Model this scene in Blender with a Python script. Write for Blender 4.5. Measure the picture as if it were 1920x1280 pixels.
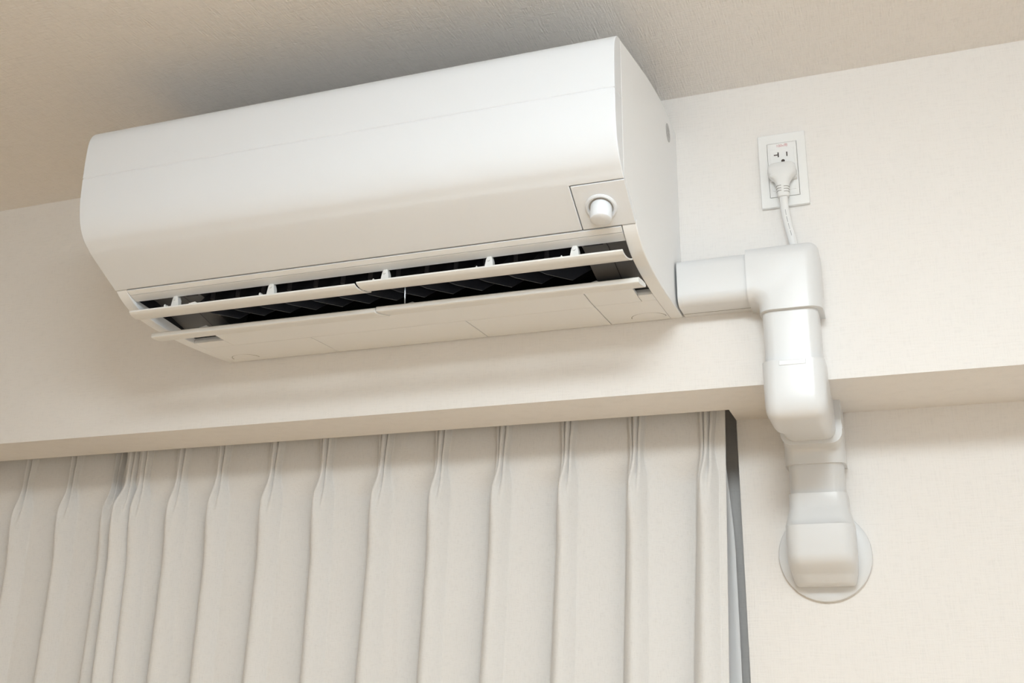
import bpy, bmesh, math, random
from mathutils import Vector, Matrix
for o in list(bpy.data.objects): bpy.data.objects.remove(o, do_unlink=True)
SC = bpy.context.scene
COL = SC.collection
random.seed(4)

# ---------------------------------------------------------------- camera
cam_data = bpy.data.cameras.new('camera'); cam_data.sensor_width = 36.0; cam_data.lens = 37.585
cam_data.clip_start = 0.02
cam = bpy.data.objects.new('camera', cam_data); COL.objects.link(cam)
_r = Vector((0.9415208, 0.33689361, 0.00642448)); _u = Vector((0.09192843, -0.27516317, 0.95699237)); _f = Vector((-0.32417239, 0.90043763, 0.29004195))
m = Matrix.Identity(4)
for i in range(3): m[i][0] = _r[i]; m[i][1] = _u[i]; m[i][2] = -_f[i]
m.translation = Vector((0.55204955, -1.52541831, 1.52782779))
cam.matrix_world = m
SC.camera = cam

# ---------------------------------------------------------------- world, lamp values, exposure
world = bpy.data.worlds.new('night_outside'); SC.world = world; world.use_nodes = True
world.node_tree.nodes['Background'].inputs[0].default_value = (0.02, 0.022, 0.03, 1)
world.node_tree.nodes['Background'].inputs[1].default_value = 1.0
LAMP_POS = (0.55, -1.52)          # round ceiling lamp of the room
LAMP_COLOR = (0.84, 0.945, 1.0)
LAMP_STRENGTH = 38.0
SC.view_settings.view_transform = 'Standard'
SC.view_settings.look = 'None'
SC.view_settings.gamma = 1.0
SC.view_settings.use_curve_mapping = False
SC.view_settings.exposure = 0.0

# ---------------------------------------------------------------- helpers
def new_mat(name, color, rough=0.5, spec=0.5, coat=0.0):
    mt = bpy.data.materials.new(name); mt.use_nodes = True
    b = mt.node_tree.nodes['Principled BSDF']
    b.inputs['Base Color'].default_value = (*color, 1); b.inputs['Roughness'].default_value = rough
    b.inputs['Specular IOR Level'].default_value = spec
    b.inputs['Coat Weight'].default_value = coat
    return mt
def bsdf(mt): return mt.node_tree.nodes['Principled BSDF']
def weave(mt, color, scales, strength, dist, var=0.03, weights=(1, 1)):
    """woven relief from two stretched noises; small colour grain"""
    nt = mt.node_tree; N = nt.nodes; L = nt.links; b = bsdf(mt)
    tc = N.new('ShaderNodeTexCoord')
    outs = []
    for sc_ in scales:
        mp = N.new('ShaderNodeMapping'); mp.inputs['Scale'].default_value = sc_
        L.new(tc.outputs['Object'], mp.inputs['Vector'])
        nz = N.new('ShaderNodeTexNoise'); nz.inputs['Scale'].default_value = 1.0; nz.inputs['Detail'].default_value = 1.5
        L.new(mp.outputs['Vector'], nz.inputs['Vector']); outs.append(nz.outputs['Fac'])
    ad = N.new('ShaderNodeMath'); ad.operation = 'MULTIPLY'; ad.inputs[1].default_value = weights[0]; L.new(outs[0], ad.inputs[0])
    ma = N.new('ShaderNodeMath'); ma.operation = 'MULTIPLY_ADD'; ma.inputs[1].default_value = weights[1]
    L.new(outs[1], ma.inputs[0]); L.new(ad.outputs[0], ma.inputs[2])
    bp = N.new('ShaderNodeBump'); bp.inputs['Strength'].default_value = strength; bp.inputs['Distance'].default_value = dist
    L.new(ma.outputs[0], bp.inputs['Height']); L.new(bp.outputs['Normal'], b.inputs['Normal'])
    rp = N.new('ShaderNodeValToRGB')
    rp.color_ramp.elements[0].position = 0.6; rp.color_ramp.elements[1].position = 1.4 if False else 1.0
    rp.color_ramp.elements[0].color = (*[c * (1 - var) for c in color], 1)
    rp.color_ramp.elements[1].color = (*[min(1, c * (1 + var)) for c in color], 1)
    L.new(ma.outputs[0], rp.inputs['Fac']); L.new(rp.outputs['Color'], b.inputs['Base Color'])

M = {}
M['wall'] = new_mat('wallpaper', (0.895, 0.86, 0.83), 0.75, 0.2)
weave(M['wall'], (0.895, 0.86, 0.83), [(650, 650, 45), (45, 45, 420)], 0.35, 0.0012, 0.025)
M['ceiling'] = new_mat('ceiling_paper', (0.89, 0.85, 0.815), 0.75, 0.2)
weave(M['ceiling'], (0.89, 0.85, 0.815), [(420, 40, 40), (50, 380, 50)], 0.7, 0.0022, 0.03)
M['floor'] = new_mat('floor_wood', (0.5, 0.33, 0.19), 0.4)
def wood(mt):
    nt = mt.node_tree; N = nt.nodes; L = nt.links; b = bsdf(mt)
    tc = N.new('ShaderNodeTexCoord'); mp = N.new('ShaderNodeMapping'); mp.inputs['Scale'].default_value = (2, 40, 2)
    nz = N.new('ShaderNodeTexNoise'); nz.inputs['Scale'].default_value = 1; nz.inputs['Detail'].default_value = 6
    rp = N.new('ShaderNodeValToRGB'); rp.color_ramp.elements[0].color = (0.86, 0.56, 0.27, 1); rp.color_ramp.elements[1].color = (0.95, 0.68, 0.38, 1)
    L.new(tc.outputs['Object'], mp.inputs['Vector']); L.new(mp.outputs['Vector'], nz.inputs['Vector']); L.new(nz.outputs['Fac'], rp.inputs['Fac']); L.new(rp.outputs['Color'], b.inputs['Base Color'])
wood(M['floor'])
M['ac'] = new_mat('white_glossy_plastic', (0.84, 0.855, 0.885), 0.28, 0.5)
M['ac_body'] = new_mat('white_satin_plastic', (0.93, 0.93, 0.935), 0.38, 0.45)
M['vane'] = new_mat('vane_plastic', (0.84, 0.825, 0.80), 0.3, 0.5)
M['grey'] = new_mat('grey_plastic', (0.10, 0.10, 0.105), 0.45, 0.4)
M['black'] = new_mat('black_plastic', (0.012, 0.013, 0.018), 0.5, 0.4)
M['blade'] = new_mat('louver_plastic', (0.022, 0.024, 0.032), 0.4, 0.4)
M['pin'] = new_mat('dark_grey_plastic', (0.07, 0.07, 0.08), 0.5, 0.4)
M['duct'] = new_mat('pipe_cover_plastic', (0.78, 0.78, 0.785), 0.3, 0.5)
M['gap'] = new_mat('joint_gap', (0.16, 0.12, 0.09), 0.8, 0.1)
M['outlet'] = new_mat('outlet_plastic', (0.92, 0.915, 0.905), 0.4, 0.4)
M['slot'] = new_mat('slot_dark', (0.06, 0.045, 0.04), 0.6, 0.3)
M['plug'] = new_mat('plug_rubber', (0.84, 0.835, 0.83), 0.5, 0.35)
M['slit'] = new_mat('slit_grey', (0.36, 0.34, 0.31), 0.6, 0.2)
M['cord'] = new_mat('cord_vinyl', (0.87, 0.865, 0.86), 0.45, 0.4)
M['ink'] = new_mat('ink_grey', (0.2, 0.19, 0.19), 0.6, 0.2)
M['red'] = new_mat('ink_red', (0.66, 0.33, 0.34), 0.6, 0.2)
M['sticker'] = new_mat('sticker_grey', (0.52, 0.51, 0.51), 0.45, 0.4)
M['sticker_mark'] = new_mat('sticker_mark_grey', (0.36, 0.35, 0.36), 0.45, 0.4)
M['steel'] = new_mat('bright_wire', (0.7, 0.7, 0.72), 0.3, 0.5); bsdf(M['steel']).inputs['Metallic'].default_value = 1.0
M['frame'] = new_mat('window_aluminium', (0.35, 0.34, 0.33), 0.4, 0.5)
M['glass'] = new_mat('window_glass', (0.9, 0.95, 0.95), 0.02, 0.5); bsdf(M['glass']).inputs['Transmission Weight'].default_value = 1.0
M['curtain'] = new_mat('curtain_linen', (0.79, 0.77, 0.755), 0.85, 0.15)
weave(M['curtain'], (0.79, 0.77, 0.755), [(900, 900, 90), (120, 120, 1100)], 0.3, 0.0008, 0.04)
bsdf(M['curtain']).inputs['Sheen Weight'].default_value = 0.15
M['sheer'] = new_mat('sheer_voile', (0.86, 0.86, 0.87), 0.8, 0.1)
M['opal'] = bpy.data.materials.new('lamp_opal'); M['opal'].use_nodes = True
b = bsdf(M['opal']); b.inputs['Base Color'].default_value = (0.9, 0.9, 0.9, 1); b.inputs['Emission Color'].default_value = (*LAMP_COLOR, 1); b.inputs['Emission Strength'].default_value = LAMP_STRENGTH

def tag(o, label=None, cat=None, group=None, kind=None):
    if label: o['label'] = label
    if cat: o['category'] = cat
    if group: o['group'] = group
    if kind: o['kind'] = kind
    return o
def empty(name, loc):
    o = bpy.data.objects.new(name, None); COL.objects.link(o); o.location = loc; o.empty_display_size = 0.05
    return o
def link(name, me, mat, parent=None, smooth=35, bevel=0, seg=3):
    o = bpy.data.objects.new(name, me); COL.objects.link(o)
    me.materials.append(M[mat] if isinstance(mat, str) else mat)
    if smooth:
        for p_ in me.polygons: p_.use_smooth = True
        me.set_sharp_from_angle(angle=math.radians(smooth))
    if bevel:
        bv = o.modifiers.new('edge', 'BEVEL'); bv.width = bevel; bv.segments = seg; bv.limit_method = 'ANGLE'; bv.angle_limit = math.radians(38)
        bv.harden_normals = True; bv.use_clamp_overlap = True
    if parent:
        o.parent = parent
        o.matrix_parent_inverse = Matrix.Translation(parent_world(parent)).inverted()
    return o
def parent_world(o):
    v = Vector(o.location)
    return v
class MB:
    def __init__(s): s.v = []; s.f = []
    def add(s, vs, fs):
        n = len(s.v); s.v += [tuple(a) for a in vs]; s.f += [tuple(i + n for i in f) for f in fs]; return s
    def box(s, x0, x1, y0, y1, z0, z1):
        vs = [(x, y, z) for x in (x0, x1) for y in (y0, y1) for z in (z0, z1)]
        return s.add(vs, [(0, 1, 3, 2), (4, 6, 7, 5), (0, 4, 5, 1), (2, 3, 7, 6), (0, 2, 6, 4), (1, 5, 7, 3)])
    def prism_x(s, poly, x0, x1):
        """poly of (y,z) extruded along x"""
        n = len(poly); vs = [(x0, y, z) for y, z in poly] + [(x1, y, z) for y, z in poly]
        fs = [tuple(range(n)), tuple(range(2 * n - 1, n - 1, -1))] + [(i, i + n, (i + 1) % n + n, (i + 1) % n) for i in range(n)]
        return s.add(vs, fs)
    def loft(s, rings, cap=True, closed=True):
        n = len(rings[0]); vs = [p for r in rings for p in r]; fs = []
        for k in range(len(rings) - 1):
            for i in range(n if closed else n - 1):
                j = (i + 1) % n; fs.append((k * n + i, k * n + j, (k + 1) * n + j, (k + 1) * n + i))
        if cap: fs.append(tuple(range(n - 1, -1, -1))); fs.append(tuple((len(rings) - 1) * n + i for i in range(n)))
        return s.add(vs, fs)
    def tube(s, pts, r, n=12, flat=None):
        rings = []
        pts = [Vector(p) for p in pts]
        for k, p in enumerate(pts):
            t = (pts[min(k + 1, len(pts) - 1)] - pts[max(k - 1, 0)]).normalized()
            a = t.cross(Vector((0, 1, 0)))
            if a.length < 1e-4: a = t.cross(Vector((1, 0, 0)))
            a.normalize(); c = t.cross(a).normalized()
            rr = r[k] if isinstance(r, (list, tuple)) else r
            rings.append([p + (a * math.cos(2 * math.pi * i / n) + c * math.sin(2 * math.pi * i / n) * (flat or 1)) * rr for i in range(n)])
        return s.loft(rings)
    def mesh(s, name):
        me = bpy.data.meshes.new(name); me.from_pydata(s.v, [], s.f)
        bm = bmesh.new(); bm.from_mesh(me); bmesh.ops.recalc_face_normals(bm, faces=bm.faces); bm.to_mesh(me); bm.free()
        me.update(); return me
    def build(s, name, mat, parent=None, **k): return link(name, s.mesh(name), mat, parent, **k)
def crom(pts, n=6):
    """Catmull-Rom through the points"""
    out = []; P = [pts[0]] + list(pts) + [pts[-1]]
    for i in range(1, len(P) - 2):
        for k in range(n):
            t = k / n; a, b_, c, d = P[i - 1], P[i], P[i + 1], P[i + 2]
            out.append(tuple(0.5 * ((2 * b_[q]) + (-a[q] + c[q]) * t + (2 * a[q] - 5 * b_[q] + 4 * c[q] - d[q]) * t * t + (-a[q] + 3 * b_[q] - 3 * c[q] + d[q]) * t ** 3) for q in range(len(b_))))
    out.append(tuple(pts[-1])); return out
def sstep(a, b_, x):
    t = max(0, min(1, (x - a) / (b_ - a))); return t * t * (3 - 2 * t)

# ---------------------------------------------------------------- the room
H = 2.4; ZB = 1.9172; D0 = 0.1424; D1 = 0.2226; XC = 0.3169
XL, XR, YR = -2.2, 1.4, -2.8
def struct(name, mb, mat, label, cat, **k):
    o = mb.build(name, mat, None, smooth=0, **k); tag(o, label, cat, kind='structure'); return o
struct('floor', MB().box(XL - .1, XR + .1, YR - .1, 0.6, -0.08, 0), 'floor', 'brown wooden floor of the room below the frame', 'floor')
struct('ceiling', MB().box(XL - .1, XR + .1, YR - .1, 0.6, H, H + 0.08), 'ceiling', 'cream woven-textured ceiling above the air conditioner', 'ceiling')
# beam with its soffit; behind the front part a slot opens upwards for the curtain
bm_ = MB().prism_x([(0, H), (0, ZB), (D0, ZB), (D0, 2.06), (0.50, 2.06), (0.50, H)], XL, XC)
bm_.prism_x([(0, H), (0, ZB), (0.50, ZB), (0.50, H)], XC, XR)
struct('wall_upper', bm_, 'wall', 'cream textured beam wall that carries the air conditioner and outlet', 'wall')
struct('wall_lower', MB().box(XC, XR, D1, 0.50, 0, ZB), 'wall', 'cream textured wall right of the curtain behind the pipe flange', 'wall')
struct('wall_recess', MB().box(-0.06, XC, 0.30, 0.50, 0, 2.06), 'wall', 'cream wall strip deep in the recess behind the curtain edge', 'wall')
struct('wall_left', MB().box(XL - .1, XL, YR, 0.6, 0, H), 'wall', 'cream side wall left of the curtain outside the frame', 'wall')
struct('wall_right', MB().box(XR, XR + .1, YR, 0.6, 0, H), 'wall', 'cream side wall on the right outside the frame', 'wall')
struct('wall_rear', MB().box(XL - .1, XR + .1, YR - .1, YR, 0, H), 'wall', 'cream wall behind the viewer', 'wall')
# window behind the curtains
WX0, WX1, WY = XL, -0.06, 0.40
wf = MB()
wf.box(WX0, WX1, WY, WY + .06, 2.0, 2.06); wf.box(WX0, WX1, WY, WY + .06, 0, .06)
for x in (WX0, (WX0 + WX1) / 2 - .03, WX1 - .06): wf.box(x, x + .06, WY, WY + .06, .06, 2.0)
win = struct('window_1', wf, 'frame', 'aluminium framed window hidden behind the curtains', 'window')
for a, c in ((WX0 + .06, (WX0 + WX1) / 2 - .03), ((WX0 + WX1) / 2 + .03, WX1 - .06)):
    MB().box(a, c, WY + .025, WY + .031, .06, 2.0).build('glass_pane', 'glass', win, smooth=0)

# ceiling lamp of the room (above and behind the camera)
lx, ly = LAMP_POS
lamp = empty('ceiling_lamp', (lx, ly, H)); tag(lamp, 'round opal ceiling lamp that lights the room', 'ceiling lamp')
def disc_rings(cx, cy, prof, n=48): return [[(cx + r * math.cos(2 * math.pi * i / n), cy + r * math.sin(2 * math.pi * i / n), z) for i in range(n)] for r, z in prof]
MB().loft(disc_rings(lx, ly, [(.27, H), (.27, H - .028), (.255, H - .03)])).build('lamp_base', 'outlet', lamp)
MB().loft(disc_rings(lx, ly, [(.255, H - .03), (.275, H - .04), (.28, H - .06), (.265, H - .082), (.22, H - .098), (.14, H - .108), (.05, H - .112)])).build('lamp_shade', 'opal', lamp)

# ---------------------------------------------------------------- air conditioner
AX1 = 0.2767; AX0 = AX1 - 0.7984; AXC = (AX0 + AX1) / 2
ac = empty('air_conditioner', (AXC, 0, 2.03)); tag(ac, 'white wall-mounted air conditioner with open air flaps', 'air conditioner')
top = crom([(0, 2.337), (-.05, 2.3395), (-.10, 2.339), (-.19, 2.327), (-.266, 2.311), (-.33, 2.2965), (-.3615, 2.2893)], 5)
T = (-.302, 2.0615)
lowc = crom([(-.302, 2.0635), (-.2907, 2.0535), (-.272, 2.0435), (-.25, 2.0362), (-.20, 2.0296), (-.12, 2.0268), (0, 2.030)], 6)
front_in = [(-.3615, 2.105), (-.3575, 2.1035), (-.2975, 2.0685)]
end_poly = top + front_in + lowc
body = MB()
TW = 0.019
body.prism_x(end_poly, AX0, AX0 + TW); body.prism_x(end_poly, AX1 - TW, AX1)
liner = crom([(-.274, 2.0535), (-.258, 2.066), (-.225, 2.10), (-.17, 2.13), (-.12, 2.122), (-.098, 2.085), (-.108, 2.055), (-.128, 2.036)], 5)
mid_poly = top + front_in + [(-.290, 2.066), (-.2765, 2.0565)] + [(y + (.003 if i > 20 else -.001), z + .003) for i, (y, z) in enumerate(liner)][2:] + [(-.128, 2.0305), (0, 2.0335)]
body.prism_x(mid_poly, AX0 + TW, AX1 - TW)
bo = body.build('casing', 'ac_body', ac, bevel=.0022, seg=2)
# cavity
cav = MB(); n = len(liner)
for x0, x1 in ((AX0 + TW, AX1 - TW),):
    cav.loft([[(x0, y, z) for y, z in liner], [(x1, y, z) for y, z in liner]], cap=False, closed=False)
for x in (AX0 + TW + .0005, AX1 - TW - .0005):
    cav.add([(x, y, z) for y, z in liner], [tuple(range(n))])
cav.build('outlet_cavity', 'black', ac)
endp = crom([(-.2725, 2.0545), (-.262, 2.0615), (-.245, 2.0655), (-.225, 2.064), (-.195, 2.0535), (-.16, 2.044), (-.135, 2.040), (-.1285, 2.038)], 4)
for x0, x1 in ((AX0 + TW + .001, AX0 + .105), (.187, AX1 - TW - .001)):
    e = MB().prism_x(endp + [(-.11, 2.055), (-.11, 2.08), (-.22, 2.095)], x0, x1).build('cavity_end_block', 'grey', ac)
    xs = x0 + .055 if x0 < 0 else x0 + .035
    g = MB()      # raised joint line and slats on the block
    g.loft([[(xs - .0006, y - .0008, z - .0008) for y, z in endp], [(xs + .0006, y - .0008, z - .0008) for y, z in endp]], cap=False, closed=False)
    g.build('joint_line', 'black', e)
    for k in range(4):
        y0, z0 = endp[3 + k * 2]; y1, z1 = endp[4 + k * 2]
        sx0, sx1 = (x0 + .062, x0 + .082) if x0 < 0 else (x0 + .004, x0 + .030)
        MB().add([(sx0, y0 - .001, z0 - .0012), (sx1, y0 - .001, z0 - .0012), (sx1, (y0 + y1) / 2 - .001, (z0 + z1) / 2 - .0012), (sx0, (y0 + y1) / 2 - .001, (z0 + z1) / 2 - .0012),
                  (sx0, y0 + .001, z0 + .002), (sx1, y0 + .001, z0 + .002), (sx1, (y0 + y1) / 2 + .001, (z0 + z1) / 2 + .002), (sx0, (y0 + y1) / 2 + .001, (z0 + z1) / 2 + .002)],
                 [(0, 1, 2, 3), (7, 6, 5, 4), (0, 4, 5, 1), (1, 5, 6, 2), (2, 6, 7, 3), (3, 7, 4, 0)]).build('grip_rib', 'black', e, smooth=0)
# trim strips above the outlet
MB().prism_x([(-.3005, 2.0605), (-.2925, 2.0558), (-.2905, 2.0585), (-.2965, 2.066)], AX0 + TW + .0008, AX1 - TW - .0008).build('outlet_trim_strip', 'ac_body', ac, bevel=.0006, seg=1)
MB().prism_x([(-.2918, 2.0556), (-.2765, 2.0503), (-.2745, 2.0545), (-.2895, 2.0605)], AX0 + TW + .0008, AX1 - TW - .0008).build('outlet_trim_strip', 'ac_body', ac, bevel=.0008, seg=2)
# front panels
outer_up = crom([(-.3625, 2.2893), (-.377, 2.2855), (-.388, 2.2775), (-.3945, 2.264), (-.397, 2.24), (-.3978, 2.2028)], 5)
MB().prism_x(outer_up + [(-.3625, 2.2028)], AX0, AX1).build('upper_front_panel', 'ac', ac, bevel=.0014)
low_pts = [(-.3978, 2.2024), (-.3972, 2.17), (-.3945, 2.147), (-.389, 2.1285), (-.3805, 2.114), (-.37, 2.1045), (-.3605, 2.0968), (-.335, 2.0812), (-.302, 2.0615)]
outer_low = crom(low_pts, 6)
NX = 0.2062
inner_low = [(-.2985, 2.067), (-.3583, 2.1025), (-.3625, 2.106), (-.3625, 2.2024)]
pf = outer_low + inner_low; no_ = len(outer_low); nn = len(pf); mi = 36
mb = MB(); vs = [(x, y, z) for x in (AX0, NX) for y, z in pf] + [(AX1, y, z) for y, z in pf]
fs = [tuple(range(nn))] + [(i, (i + 1) % nn, nn + (i + 1) % nn, nn + i) for i in range(nn)]
red = list(range(0, mi + 1)) + [no_ + 1, no_ + 2, no_ + 3]
for a, c in zip(red, red[1:] + red[:1]): fs.append((nn + a, nn + c, 2 * nn + c, 2 * nn + a))
fs.append(tuple(2 * nn + a for a in reversed(red)))
fs.append(tuple(nn + a for a in list(range(mi, no_ + 2))[::-1]))
mb.add(vs, fs); me = mb.mesh('lower_front_panel')
bm = bmesh.new(); bm.from_mesh(me); bmesh.ops.delete(bm, geom=[v for v in bm.verts if not v.link_faces], context='VERTS'); bm.to_mesh(me); bm.free()
link('lower_front_panel', me, 'ac', ac, bevel=.0014)
sp = MB().prism_x([(-.3597, 2.0962), (-.335, 2.0812), (-.302, 2.0615), (-.2985, 2.067), (-.3567, 2.1012)], NX + .0011, AX1 - .0003).build('sensor_plate', 'ac', ac, bevel=.0012, seg=2)
MB().box(AX0 + .002, AX1 - .002, -.3971, -.366, 2.2012, 2.2040).build('panel_seam_strip', 'ac', ac, smooth=0)
# sensor knob in its ring
kc = Vector((.2385, -.3285, 2.0772)); kax = Vector((0, -.50, -.866)).normalized(); kx = Vector((1, 0, 0)); ky = kax.cross(kx)
def ringk(r, h): return [kc + kax * h + (kx * math.cos(2 * math.pi * i / 32) + ky * math.sin(2 * math.pi * i / 32)) * r for i in range(32)]
MB().loft([ringk(.0205, -.003), ringk(.0205, .0008), ringk(.0185, .0022), ringk(.0165, .0016), ringk(.0150, -.002)], cap=False).build('sensor_ring', 'ac', sp)
MB().loft([ringk(.0152, -.003), ringk(.0152, .0002)]).build('sensor_gap', 'slit', sp)
axk = Vector((0, -.22, -.975)).normalized(); ky2 = axk.cross(kx)
def ringa(r, h): return [kc + kax * -.004 + axk * h + (kx * math.cos(2 * math.pi * i / 32) + ky2 * math.sin(2 * math.pi * i / 32)) * r for i in range(32)]
MB().loft([ringa(.0134, -.012), ringa(.0138, 0), ringa(.0138, .019), ringa(.0132, .0215), ringa(.0116, .0228), ringa(.006, .0234)]).build('sensor_knob', 'ac', sp)
# bottom covers: separate pieces with real joints
def bz(y): return 2.0268 + (y + .12) / .12 * .0032 if y > -.12 else 2.0268 + (-.12 - y) / .08 * .0032
def cover(x0, x1, y0, y1, name='bottom_cover'):
    pts = [(y, bz(y)) for y in [y0 + (y1 - y0) * k / 6 for k in range(7)]]
    return MB().prism_x(pts + [(y1, bz(y1) + .004), (y0, bz(y0) + .004)], x0, x1).build(name, 'ac_body', ac, bevel=.0006, seg=1)
g = .00045
xa, xb = AX0 + TW, AX1 - TW
cover(-.445, .166 - g, -.179, -.098 - g, 'outlet_lip')
cover(.166 + g, .236, -.174, -.102 - g, 'outlet_lip_end')
cover(.166 + g, xb, -.102 + g, -.002)
cover(-.037 + g, .166 - g, -.098 + g, -.002)
cover(-.304 + g, -.037 - g, -.098 + g, -.002)
cover(xa, -.304 - g, -.098 + g, -.002)
cover(xa, -.445 - g, -.128, -.098 - g, 'outlet_lip_end')
cover(.2365, xb, -.128, -.102 - g, 'outlet_lip_end')
for x0, x1 in ((.203, .255), (-.497, -.447)):      # shallow thumb arcs
    pts = [((x0 + x1) / 2 + (x1 - x0) / 2 * math.cos(a), -.022 - .022 * math.sin(a), bz(-.03) + .0001) for a in [math.pi * k / 14 for k in range(15)]]
    MB().tube(pts, .00055, 6).build('thumb_notch', 'slit', ac)
# flaps (two halves each)
def flap_section(pts, th):
    up = [(y, z + th) for y, z in pts][::-1]; return list(pts) + up
uf = crom([(-.2915, 2.0292), (-.286, 2.0258), (-.276, 2.0245), (-.264, 2.0262), (-.2535, 2.030)], 4)
def flap(name, poly, x0, x1, sl0, sl1):
    """x ends slanted with depth"""
    ys = [p_[0] for p_ in poly]; a, c = min(ys), max(ys)
    mb = MB(); r0 = [(x0 + sl0 * (y - a) / (c - a), y, z) for y, z in poly]; r1 = [(x1 + sl1 * (y - a) / (c - a), y, z) for y, z in poly]
    return mb.loft([r0, r1]).build(name, 'vane', ac, bevel=.0005, seg=1)
us = flap_section(uf, .0026)
fl1 = flap('upper_flap', us, AXC - .3785, AXC - .0012, -.004, .007)
fl2 = flap('upper_flap', [(y - .0004, z + .0018) for y, z in us], AXC + .0008, AXC + .3785, .007, .004)
ls = [(-.2300, 2.0152), (-.2296, 2.0092), (-.2280, 2.0080), (-.2250, 2.0076), (-.2150, 2.0078), (-.2050, 2.0092), (-.2030, 2.0120), (-.2060, 2.0148), (-.2150, 2.0160), (-.2280, 2.0162)]
fl3 = flap('lower_flap', ls, AXC - .384, AXC - .001, .0, .014)
fl4 = flap('lower_flap', [(y, z + .0012) for y, z in ls], AXC + .001, AXC + .384, .014, .004)
# white brackets standing on the upper flap
def bracket(x, tall, parent):
    P = [(-.011, 0), (-.012, .007), (-.0105, .0085), (-.0085, .0055), (-.001, .0055), (.001, .0125), (.003, .0155), (.0055, .0165), (.008, .015), (.0095, .011), (.0105, 0)] if tall else [(-.009, 0), (-.0055, .0075), (.004, .0085), (.0062, .007), (.0075, 0)]
    mb = MB(); y0, y1 = -.279, -.270
    P = [(x + a * 1.15, 2.0275 + b_ * (1.6 if tall else 1.35)) for a, b_ in P]
    mb.loft([[(a, y0, b_) for a, b_ in P], [(a, y1, b_) for a, b_ in P]]); 
    o = mb.build('flap_bracket', 'vane', parent, bevel=.0008, seg=2)
    if tall: MB().tube([(x + .0055, y0 - .0015, 2.047), (x + .0055, y1 + .004, 2.047)], .0022, 12).build('pivot_pin', 'vane', o)
for x, t_, pr in ((-.436, 1, fl1), (-.399, 0, fl1), (-.272, 1, fl1), (-.113, 0, fl2), (-.090, 1, fl2), (.064, 1, fl2), (.150, 0, fl2), (.183, 1, fl2)): bracket(x, t_, pr)
for x, pr in ((-.415, fl3), (-.07, fl4), (.20, fl4)):
    MB().loft([[(x + a, -.222, 2.0125 + b_) for a, b_ in ((-.012, 0), (-.011, .0065), (.002, .009), (.006, .007), (.009, 0))], [(x + a, -.212, 2.0125 + b_) for a, b_ in ((-.012, 0), (-.011, .0065), (.002, .009), (.006, .007), (.009, 0))]]).build('flap_bracket', 'vane', pr, bevel=.0006, seg=1)
MB().tube([(-.078, -.225, 2.012), (-.079, -.225, 2.06)], .0011, 8).build('support_wire', 'steel', ac)
# vertical louvers
bx = []
x = -.395
while x < .175:
    bx.append(x); x += .0445
base_me = None
for k, x in enumerate(bx):
    if base_me is None:
        P = [(-.038, .004), (-.020, .026), (.0, .036), (.035, .058), (.055, .050), (.060, .015), (.030, -.006), (-.010, -.003)]
        mb = MB(); c_, s_ = math.cos(math.radians(48)), math.sin(math.radians(48))
        r0 = [(d * s_ - .0008 * c_, d * c_ + .0008 * s_, z) for d, z in P]; r1 = [(d * s_ + .0008 * c_, d * c_ - .0008 * s_, z) for d, z in P]
        mb.loft([r0, r1]); base_me = mb.mesh('louver_blade')
        pm = MB().tube([(-.004, -.016, .016), (-.004, -.014, .050)], .0032, 10).mesh('louver_pin')
        lo = link('louver_blade', base_me, 'blade', ac, smooth=0); lp = link('pin', pm, 'pin', None)
        first = (lo, lp)
    else:
        lo = first[0].copy(); lp = first[1].copy(); COL.objects.link(lo); COL.objects.link(lp)
    lo.location = (x, -.215, 2.042); lp.parent = lo; lp.matrix_parent_inverse = Matrix.Identity(4); lp.location = (0, 0, 0)
for y, z in ((-.262, 2.060), (-.250, 2.069)):
    MB().tube([(AX0 + .11, y, z), (.187, y, z)], .0016, 8).build('louver_link_bar', 'pin', ac)
# round grey sticker on the right side
st = MB().tube([(AX1 - .0005, -.066, 2.306), (AX1 + .0006, -.066, 2.306)], .0145, 28).build('side_sticker', 'sticker', ac)
for zz, hw in ((2.312, .007), (2.3065, .009), (2.301, .006)):
    MB().box(AX1 + .0005, AX1 + .0008, -.066 - hw, -.066 + hw, zz - .0012, zz + .0012).build('sticker_print', 'sticker_mark', st, smooth=0)

# ---------------------------------------------------------------- pipe cover
pc = empty('pipe_cover', (.436, 0, 1.95)); tag(pc, 'white plastic pipe cover stepping from air conditioner down the beam', 'pipe cover')
def prof(w, d, ch=.016, rd=.35):
    """half-closed cross section (x across, d = depth from wall), rounded front corners"""
    h = w / 2; pts = [(-h, 0), (-h, d - ch)]
    c = []
    for k in range(1, 7):
        a = math.pi / 2 * k / 7
        c.append((-h + ch * (1 - math.cos(a)), d - ch + ch * math.sin(a)))
    pts += c + [(-h + ch, d)]
    pts += [(-a, b_) for a, b_ in pts[::-1]]
    return pts
VX = .436; DW, DD = .0765, .060; EW, ED = .083, .0655
HZ = 2.0660; HW = .072
# horizontal run leaving the unit
P = prof(HW, DD)
MB().loft([[(.2800, -d, HZ + a) for a, d in P], [(.392, -d, HZ + a) for a, d in P]]).build('straight_cover', 'duct', pc, smooth=50)
# small seam line along the underside of that run
MB().box(.281, .379, -.0165, -.0158, HZ - HW / 2 - .0004, HZ - HW / 2 + .002).build('lid_seam', 'slit', pc, smooth=0)
# vertical run on the beam
P = prof(DW, DD)
MB().loft([[(VX + a, -d, 2.02) for a, d in P], [(VX + a, -d, 1.922) for a, d in P]]).build('straight_cover', 'duct', pc, smooth=50)
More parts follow.
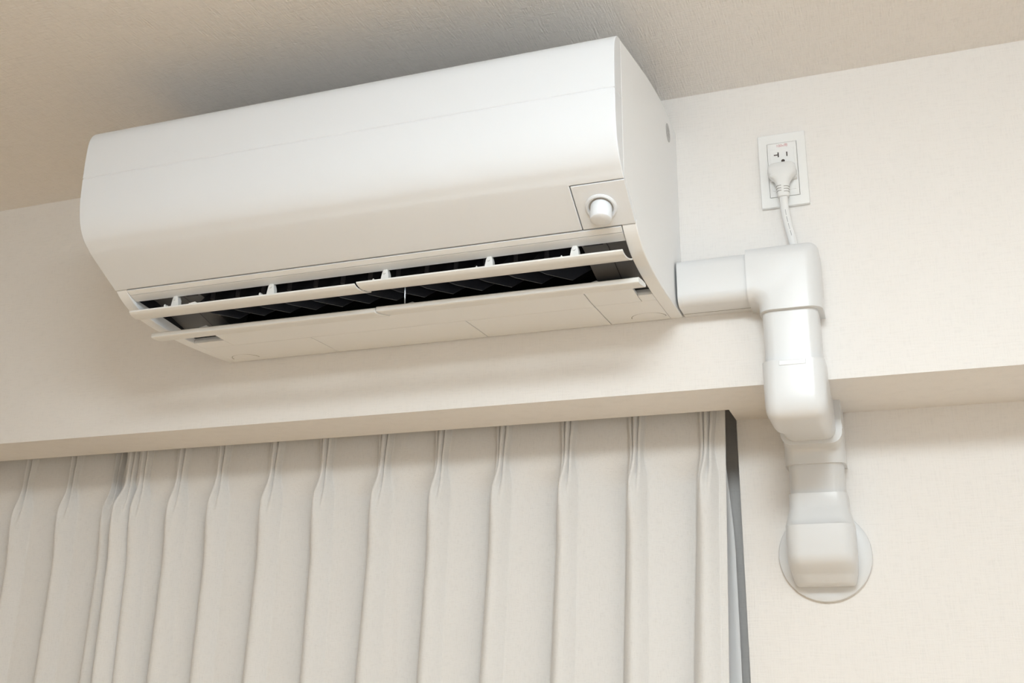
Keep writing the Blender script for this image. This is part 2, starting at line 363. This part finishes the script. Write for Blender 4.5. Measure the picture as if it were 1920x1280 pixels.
# flat elbow: rounded L outline, front edge rounded in layers, ends cut straight
def arc(cx, cz, r, a0, a1, n=7): return [(cx + r * math.cos(math.radians(a0 + (a1 - a0) * k / n)), cz + r * math.sin(math.radians(a0 + (a1 - a0) * k / n))) for k in range(n + 1)]
def elbow_outline(ins):
    x1 = .4815 - ins; zt = 2.1075 - ins; xi = VX - EW / 2 + ins; zi = HZ - (HW + .008) / 2 + ins; r = max(.004, .014 - ins * .5); ri = .010 + ins
    return [(.34, zi)] + arc(xi - ri, zi - ri, ri, 90, 0) + [(xi, 1.97)] + [(x1, 1.97)] + arc(x1 - r, zt - r, r, 0, 90) + [(.34, zt)]
layers = [(0, 0), (0, .046)] + [(.019 * (1 - math.cos(a)), .046 + .0215 * math.sin(a)) for a in [math.pi / 2 * k / 7 for k in range(1, 8)]]
mb = MB().loft([[(x, -d, z) for x, z in elbow_outline(i_)] for i_, d in layers])
me = mb.mesh('elbow_cover')
bm = bmesh.new(); bm.from_mesh(me)
for co, no in (((.3805, 0, 0), (-1, 0, 0)), ((0, 0, 2.0075), (0, 0, -1))):
    geom = bm.verts[:] + bm.edges[:] + bm.faces[:]
    r_ = bmesh.ops.bisect_plane(bm, geom=geom, plane_co=co, plane_no=no, clear_outer=True)
    ed = [e for e in r_['geom_cut'] if isinstance(e, bmesh.types.BMEdge)]
    bmesh.ops.edgeloop_fill(bm, edges=ed)
bmesh.ops.recalc_face_normals(bm, faces=bm.faces); bm.to_mesh(me); bm.free()
link('elbow_cover', me, 'duct', pc, smooth=50)
# outer corner around the lower beam edge
def corner_ring(P, ang, n=7):
    out = []; c, s = math.cos(ang), math.sin(ang); k = (abs(c) ** n + abs(s) ** n) ** (-1 / n)
    return [(VX + a, -d * c * k, ZB - d * s * k) for a, d in P]
P = prof(.0845, .0665, .018)
rings = [[(VX + a, -d, 1.934) for a, d in P]] + [corner_ring(P, math.pi / 2 * k / 16) for k in range(17)] + [[(VX + a, .035, ZB - d) for a, d in P]]
rings[1] = [(x, y, ZB + .0002) for x, y, z in rings[1]]
MB().loft(rings).build('outer_corner_cover', 'duct', pc, smooth=50)
MB().box(VX - .018, VX + .018, -.0672, -.0655, 1.9255, 1.9325).build('clip_tab', 'duct', pc, bevel=.0007)
# run under the soffit, inner corner, run on the lower wall
VX2 = .4405
P = prof(DW, DD)
MB().loft([[(VX + a, .03, ZB - d) for a, d in P], [(VX2 - .001 + a, .16, ZB - d) for a, d in P]]).build('straight_cover', 'duct', pc, smooth=50)
P = prof(.0905, .0655, .017)
rr = [[(VX2 + a, D1 - .096, ZB - d) for a, d in P]]
for k in range(9):
    t = k / 8; f = .012
    rr.append([(VX2 + a, (D1 - d - f) + f * (1 - (1 - t) ** 2), (ZB - d) - f * t ** 2) for a, d in P])
rr.append([(VX2 + a, D1 - d, 1.8275) for a, d in P])
MB().loft(rr).build('inner_corner_cover', 'duct', pc, smooth=50)
MB().box(VX2 + .0445, VX2 + .0462, D1 - .092, D1 - .086, ZB - .044, ZB - .036).build('clip_tab', 'duct', pc, bevel=.0005)
P = prof(.0815, DD)
MB().loft([[(VX2 + a, D1 - d, 1.84) for a, d in P], [(VX2 + a, D1 - d, 1.76) for a, d in P]]).build('straight_cover', 'duct', pc, smooth=50)
spec = [(1.783, .0865, .0640, .016), (1.762, .0875, .0655, .017), (1.7575, .089, .0685, .018), (1.745, .095, .0735, .019), (1.737, .0990, .0770, .02), (1.7335, .1, .0835, .022), (1.69, .1, .0835, .022),
        (1.682, .0995, .082, .023), (1.675, .0985, .076, .025), (1.668, .0970, .066, .026), (1.664, .096, .058, .026), (1.660, .0945, .052, .024), (1.652, .091, .046, .022), (1.648, .087, .038, .02), (1.646, .080, .028, .016)]
MB().loft([[(VX2 + a, D1 - d, z) for a, d in prof(w, dp, c)] for z, w, dp, c in spec]).build('end_cap_cover', 'duct', pc, smooth=40)
fc = (.4415, 1.6935)
rg = lambda r, y: [(fc[0] + r * math.cos(2 * math.pi * i / 64), y, fc[1] + r * math.sin(2 * math.pi * i / 64)) for i in range(64)]
MB().loft([rg(.0700, D1), rg(.0700, D1 - .006), rg(.0690, D1 - .0085), rg(.0665, D1 - .0095), rg(.060, D1 - .0105), rg(.03, D1 - .011)]).build('wall_flange', 'duct', pc, smooth=45)

# ---------------------------------------------------------------- outlet
OX, OZ = .4383, 2.2466
ou = empty('wall_outlet', (OX, 0, OZ)); tag(ou, 'white wall outlet plate with red lettering and T-shaped slot', 'outlet')
def ring_plate(w, h, iw, ih, y0, y1):
    vs = []
    for y in (y0, y1):
        for (a, c) in ((w, h), (iw, ih)):
            for sx, sz in ((-1, -1), (1, -1), (1, 1), (-1, 1)): vs.append((OX + sx * a / 2, y, OZ + sz * c / 2))
    fs = []
    for i in range(4):
        j = (i + 1) % 4
        fs += [(i, j, 4 + j, 4 + i), (8 + i, 12 + i, 12 + j, 8 + j), (i, 8 + i, 8 + j, j), (4 + i, 4 + j, 12 + j, 12 + i)]
    return MB().add(vs, fs)
ring_plate(.070, .120, .0435, .0885, 0, -.0072).build('cover_plate', 'outlet', ou, bevel=.0012, seg=2)
MB().box(OX - .0225, OX + .0225, -.003, -.0005, OZ - .0455, OZ + .0455).build('plate_gap', 'gap', ou, smooth=0)
MB().box(OX - .0214, OX + .0214, -.0074, -.002, OZ - .0439, OZ + .0439).build('insert_frame', 'outlet', ou, bevel=.0005, seg=2)
sk = MB().box(OX - .0175, OX + .0175, -.0081, -.004, OZ - .0345, OZ + .0345).build('socket_face', 'outlet', ou, bevel=.0005, seg=2)
def slot(x0, x1, z0, z1): MB().box(OX + x0, OX + x1, -.00825, -.0075, OZ + z0, OZ + z1).build('contact_slot', 'slot', sk, smooth=0)
slot(-.0066, -.0048, .0205, .0285); slot(-.0122, -.0064, .0236, .0252); slot(.0062, .0079, .0205, .0278)
MB().tube([(OX + .0008, -.0076, OZ + .0135), (OX + .0008, -.00826, OZ + .0135)], .0027, 16).build('earth_hole', 'slot', sk)
slot(-.0066, -.0048, -.0285, -.0205); slot(.0062, .0079, -.0278, -.0205)
def text(body, x, y, z, size, mat, parent, name):
    cu = bpy.data.curves.new(name, 'FONT'); cu.body = body; cu.size = size; cu.align_x = 'CENTER'; cu.extrude = .0001
    o = bpy.data.objects.new(name + '_curve', cu); COL.objects.link(o)
    bpy.context.view_layer.update()
    me = bpy.data.meshes.new_from_object(o.evaluated_get(bpy.context.evaluated_depsgraph_get()))
    bpy.data.objects.remove(o, do_unlink=True)
    for v in me.vertices: v.co = Vector((v.co.x + x, y - v.co.z, v.co.y + z))
    me.materials.clear()
    return link(name, me, mat, parent, smooth=0)
text('100v用', OX + .0005, -.00752, OZ + .0375, .0058, 'red', ou, 'red_lettering')

# plug and cord
pl = empty('power_plug', (OX, -.008, OZ - .012)); tag(pl, 'light grey plug with its cord in the outlet', 'power plug')
PX = OX - .0012
def sring(cx, y0, y1, z, hw, n=28, e=3.2):
    cy, hy = (y0 + y1) / 2, abs(y1 - y0) / 2; out = []
    for i in range(n):
        a = 2 * math.pi * i / n; c, s = math.cos(a), math.sin(a)
        out.append((cx + hw * math.copysign(abs(c) ** (2 / e), c), cy + hy * math.copysign(abs(s) ** (2 / e), s), z))
    return out
Z0 = OZ + .0025
rs = [(.0, .0135, -.0105, -.0285), (-.0012, .0175, -.009, -.0305), (-.0035, .0200, -.0083, -.0318), (-.010, .0207, -.0083, -.0325), (-.0165, .0205, -.0083, -.0328), (-.0205, .0185, -.0088, -.0328), (-.0245, .0145, -.0100, -.0325),
      (-.0285, .0115, -.0115, -.0318), (-.033, .0100, -.0125, -.0312), (-.038, .0094, -.013, -.0308), (-.0465, .0088, -.0135, -.030), (-.0535, .0083, -.014, -.0295), (-.0545, .0076, -.0145, -.029)]
MB().loft([sring(PX, y0, y1, Z0 + z, hw) for z, hw, y0, y1 in rs]).build('plug_body', 'plug', pl, smooth=60)
def neck(z):
    for (a, b_) in zip(rs[:-1], rs[1:]):
        if b_[0] <= z <= a[0]:
            t = (z - a[0]) / (b_[0] - a[0]); return [a[q] + (b_[q] - a[q]) * t for q in range(1, 4)]
for i, z in enumerate((-.0385, -.0403, -.0425, -.0443, -.0465, -.0483)):
    hw, y0, y1 = neck(z); cy, hy = (y0 + y1) / 2, (y0 - y1) / 2
    angs = [-178 + 84 * k / 10 for k in range(11)] if i % 2 == 0 else [-86 + 84 * k / 10 for k in range(11)]
    pts = []
    for a in angs:
        a = math.radians(a); c, s = math.cos(a), math.sin(a)
        pts.append((PX + (hw) * math.copysign(abs(c) ** (2 / 3.2), c), cy + hy * math.copysign(abs(s) ** (2 / 3.2), s), Z0 + z))
    MB().tube(pts, .0005, 6).build('relief_slit', 'slit', pl)
MB().loft([[(PX - .018, -.0084, Z0 - .0225 + a * 0), (PX + .021, -.0084, Z0 - .0225), (PX + .021, -.0084, Z0 - .007), (PX - .018, -.0084, Z0 - .007)], [(PX - .017, -.0150, Z0 - .0205), (PX + .020, -.0150, Z0 - .0205), (PX + .020, -.0150, Z0 - .008), (PX - .017, -.0150, Z0 - .008)]]).build('plug_base', 'plug', pl, bevel=.001)
cpts = crom([(PX, -.0218, Z0 - .050), (PX + .0002, -.0225, Z0 - .070), (PX + .0025, -.0230, Z0 - .092), (PX + .0065, -.0225, Z0 - .115), (PX + .011, -.022, Z0 - .140), (PX + .0155, -.022, Z0 - .160)], 6)
MB().tube(cpts, .0061, 16, .75).build('power_cord', 'cord', pl)
for k in range(0, 22, 1):
    if k % 6 == 5: continue
    p0, p1 = Vector(cpts[8 + k // 2]), Vector(cpts[9 + k // 2])
    q = p0.lerp(p1, .1 + .5 * (k % 2)); hl = random.uniform(.0006, .0011)
    if q.z < 2.106: break
    MB().box(q.x + .0004, q.x + .0009, q.y - .0048, q.y - .0040, q.z - hl, q.z + hl).build('print_mark', 'ink', pl, smooth=0)

# ---------------------------------------------------------------- curtains
YC = .186; VAL = .027
def zrows(z0, z1):
    out = []; z = z1
    while z > 1.72: out.append(z); z -= .0045
    while z > 1.45: out.append(z); z -= .012
    while z > z0: out.append(z); z -= .12
    out.append(z0); return out
def curtain(name, pleats, xs, xe, seam=None, lean=1.0, yc=YC):
    """pleats: (x at top, x at z=1.5). Cloth runs between them; each pleat is pinched in three and opens into a fold."""
    rows = zrows(.02, 1.968); mb = MB(); ring = []
    for z in rows:
        tz = (1.906 - z) / .406
        cs = [a + (b_ - a) * min(1.6, tz) for a, b_ in pleats]
        xsz, xez = xs[0] + (xs[1] - xs[0]) * min(1.6, tz), xe[0] + (xe[1] - xe[0]) * min(1.6, tz)
        pin = sstep(1.812, 1.870, z)            # 1 where the pleat is stitched
        crs = sstep(1.765, 1.845, z)            # creases between the three small folds run out lower down
        low = 1 - pin
        wtop = .0104 + .0034 * sstep(1.878, 1.920, z)
        wlow = .0205 + .0035 * (1 - sstep(1.50, 1.80, z))
        W = wtop * pin + wlow * low
        A = .0165 * pin + (.030 + .006 * sstep(1.70, 1.80, z)) * low
        pts = []
        nodes = [xsz] + cs + [xez]
        def valley(i, t):
            if i == 0 or i + 1 == len(nodes) - 1: return 0
            return low * VAL * t ** 1.25 - .003 * math.sin(math.pi * t) * (.4 + .6 * pin)
        for i, c in enumerate(nodes):
            if 0 < i < len(nodes) - 1:
                rnd = math.sin(i * 12.9898 + len(pleats)) * .5
                Wi = W * (1 + .16 * rnd * low); Ai = A * (1 + .15 * rnd)
                vl = low * VAL if i > 1 else 0
                for k in range(-22, 23):
                    u = k / 22
                    env = math.cos(u * math.pi / 2) ** (0.72 * pin + 1.15 * low)
                    tri = 1 - crs * (.66 * pin + .42 * low) * (0.5 - 0.5 * math.cos(3 * math.pi * u)) * (1 - abs(u) ** 4)
                    h = Ai * env * tri
                    x = c + u * Wi - low * lean * .22 * h
                    pts.append((x, yc - h + vl * (.5 - .5 * math.sin(u * math.pi / 2))))
            if i < len(nodes) - 1:
                a = nodes[i] + (W if i > 0 else 0); b_ = nodes[i + 1] - (W if i + 1 < len(nodes) - 1 else 0)
                m_ = 16
                for k in range(1 if i > 0 else 0, m_ if i + 1 < len(nodes) - 1 else m_ + 1):
                    t = k / m_
                    pts.append((a + (b_ - a) * t, yc + valley(i, t)))
        if seam is not None:
            sx = seam[0] + (seam[1] - seam[0]) * min(1.6, tz)
            pts = [(x, y - .0016 * sstep(sx - .0012, sx, x) * (1 - sstep(sx + .004, sx + .03, x))) for x, y in pts]
        ring.append([(x, y, z) for x, y in pts])
    mb.loft(ring, cap=False, closed=False)
    o = mb.build(name, 'curtain', None, smooth=180)
    sol = o.modifiers.new('thickness', 'SOLIDIFY'); sol.thickness = .0016; sol.offset = 1
    return o
right = curtain('pleated_curtain', [(-.852, -.860), (-.822, -.826), (-.734, -.749), (-.644, -.656), (-.528, -.546), (-.422, -.431), (-.303, -.325), (-.192, -.211), (-.077, -.100), (.040, .022), (.157, .143), (.2745, .2545)],
                (-.866, -.876), (.304, .2895), seam=(-.278, -.2735))
tag(right, 'wide pale beige pinch-pleated curtain below the air conditioner', 'curtain', 'pleated window curtains')
left = curtain('pleated_curtain', [(-1.46, -1.48), (-1.345, -1.365), (-1.232, -1.25), (-1.118, -1.135), (-1.004, -1.018), (-.895, -.912)], (-1.55, -1.56), (-.878, -.886), yc=YC + .012)
tag(left, 'beige pinch-pleated curtain at the left edge of the photo', 'curtain', 'pleated window curtains')
# hem of the right-hand edge
hem = MB()
hem.loft([[(.2965, YC - .0021, 1.968), (.3048, YC - .0021, 1.968), (.3048, YC + .001, 1.968), (.2965, YC + .001, 1.968)], [(.2806, YC - .0021, 1.5), (.2895, YC - .0021, 1.5), (.2895, YC + .001, 1.5), (.2806, YC + .001, 1.5)],
          [(.2720, YC - .0021, 1.25), (.2810, YC - .0021, 1.25), (.2810, YC + .001, 1.25), (.2720, YC + .001, 1.25)], [(.2720, YC - .0021, .02), (.2810, YC - .0021, .02), (.2810, YC + .001, .02), (.2720, YC + .001, .02)]]).build('side_hem', 'curtain', right, bevel=.0006, seg=2)
# sheer curtain behind
mb = MB(); ring = []
for z in zrows(.02, 1.965):
    e = .292 + .010 * (1 - sstep(1.70, 1.90, z)) - .006 * (1 - sstep(1.0, 1.6, z))
    ring.append([(-1.6 + (e + 1.6) * k / 200, .240 + .010 * math.sin(k * .55) * (1 - .5 * sstep(1.85, 1.95, z)), z) for k in range(201)])
mb.loft(ring, cap=False, closed=False)
sh = mb.build('sheer_curtain', 'sheer', None, smooth=180); tag(sh, 'thin white sheer curtain showing behind the pleated curtain edge', 'curtain')
sol = sh.modifiers.new('thickness', 'SOLIDIFY'); sol.thickness = .0006
# double rail inside the curtain slot
ra = empty('curtain_rail', (-.6, .22, 2.06)); tag(ra, 'double curtain rail up in the slot behind the beam', 'curtain rail')
for y in (YC + .006, .240): MB().box(-1.8, .31, y - .008, y + .008, 1.972, 2.0).build('rail', 'outlet', ra, bevel=.002)
for x in (-1.7, -1.0, -.3, .2): MB().box(x - .012, x + .012, YC - .005, .252, 2.0, 2.06).build('rail_bracket', 'outlet', ra, bevel=.002)
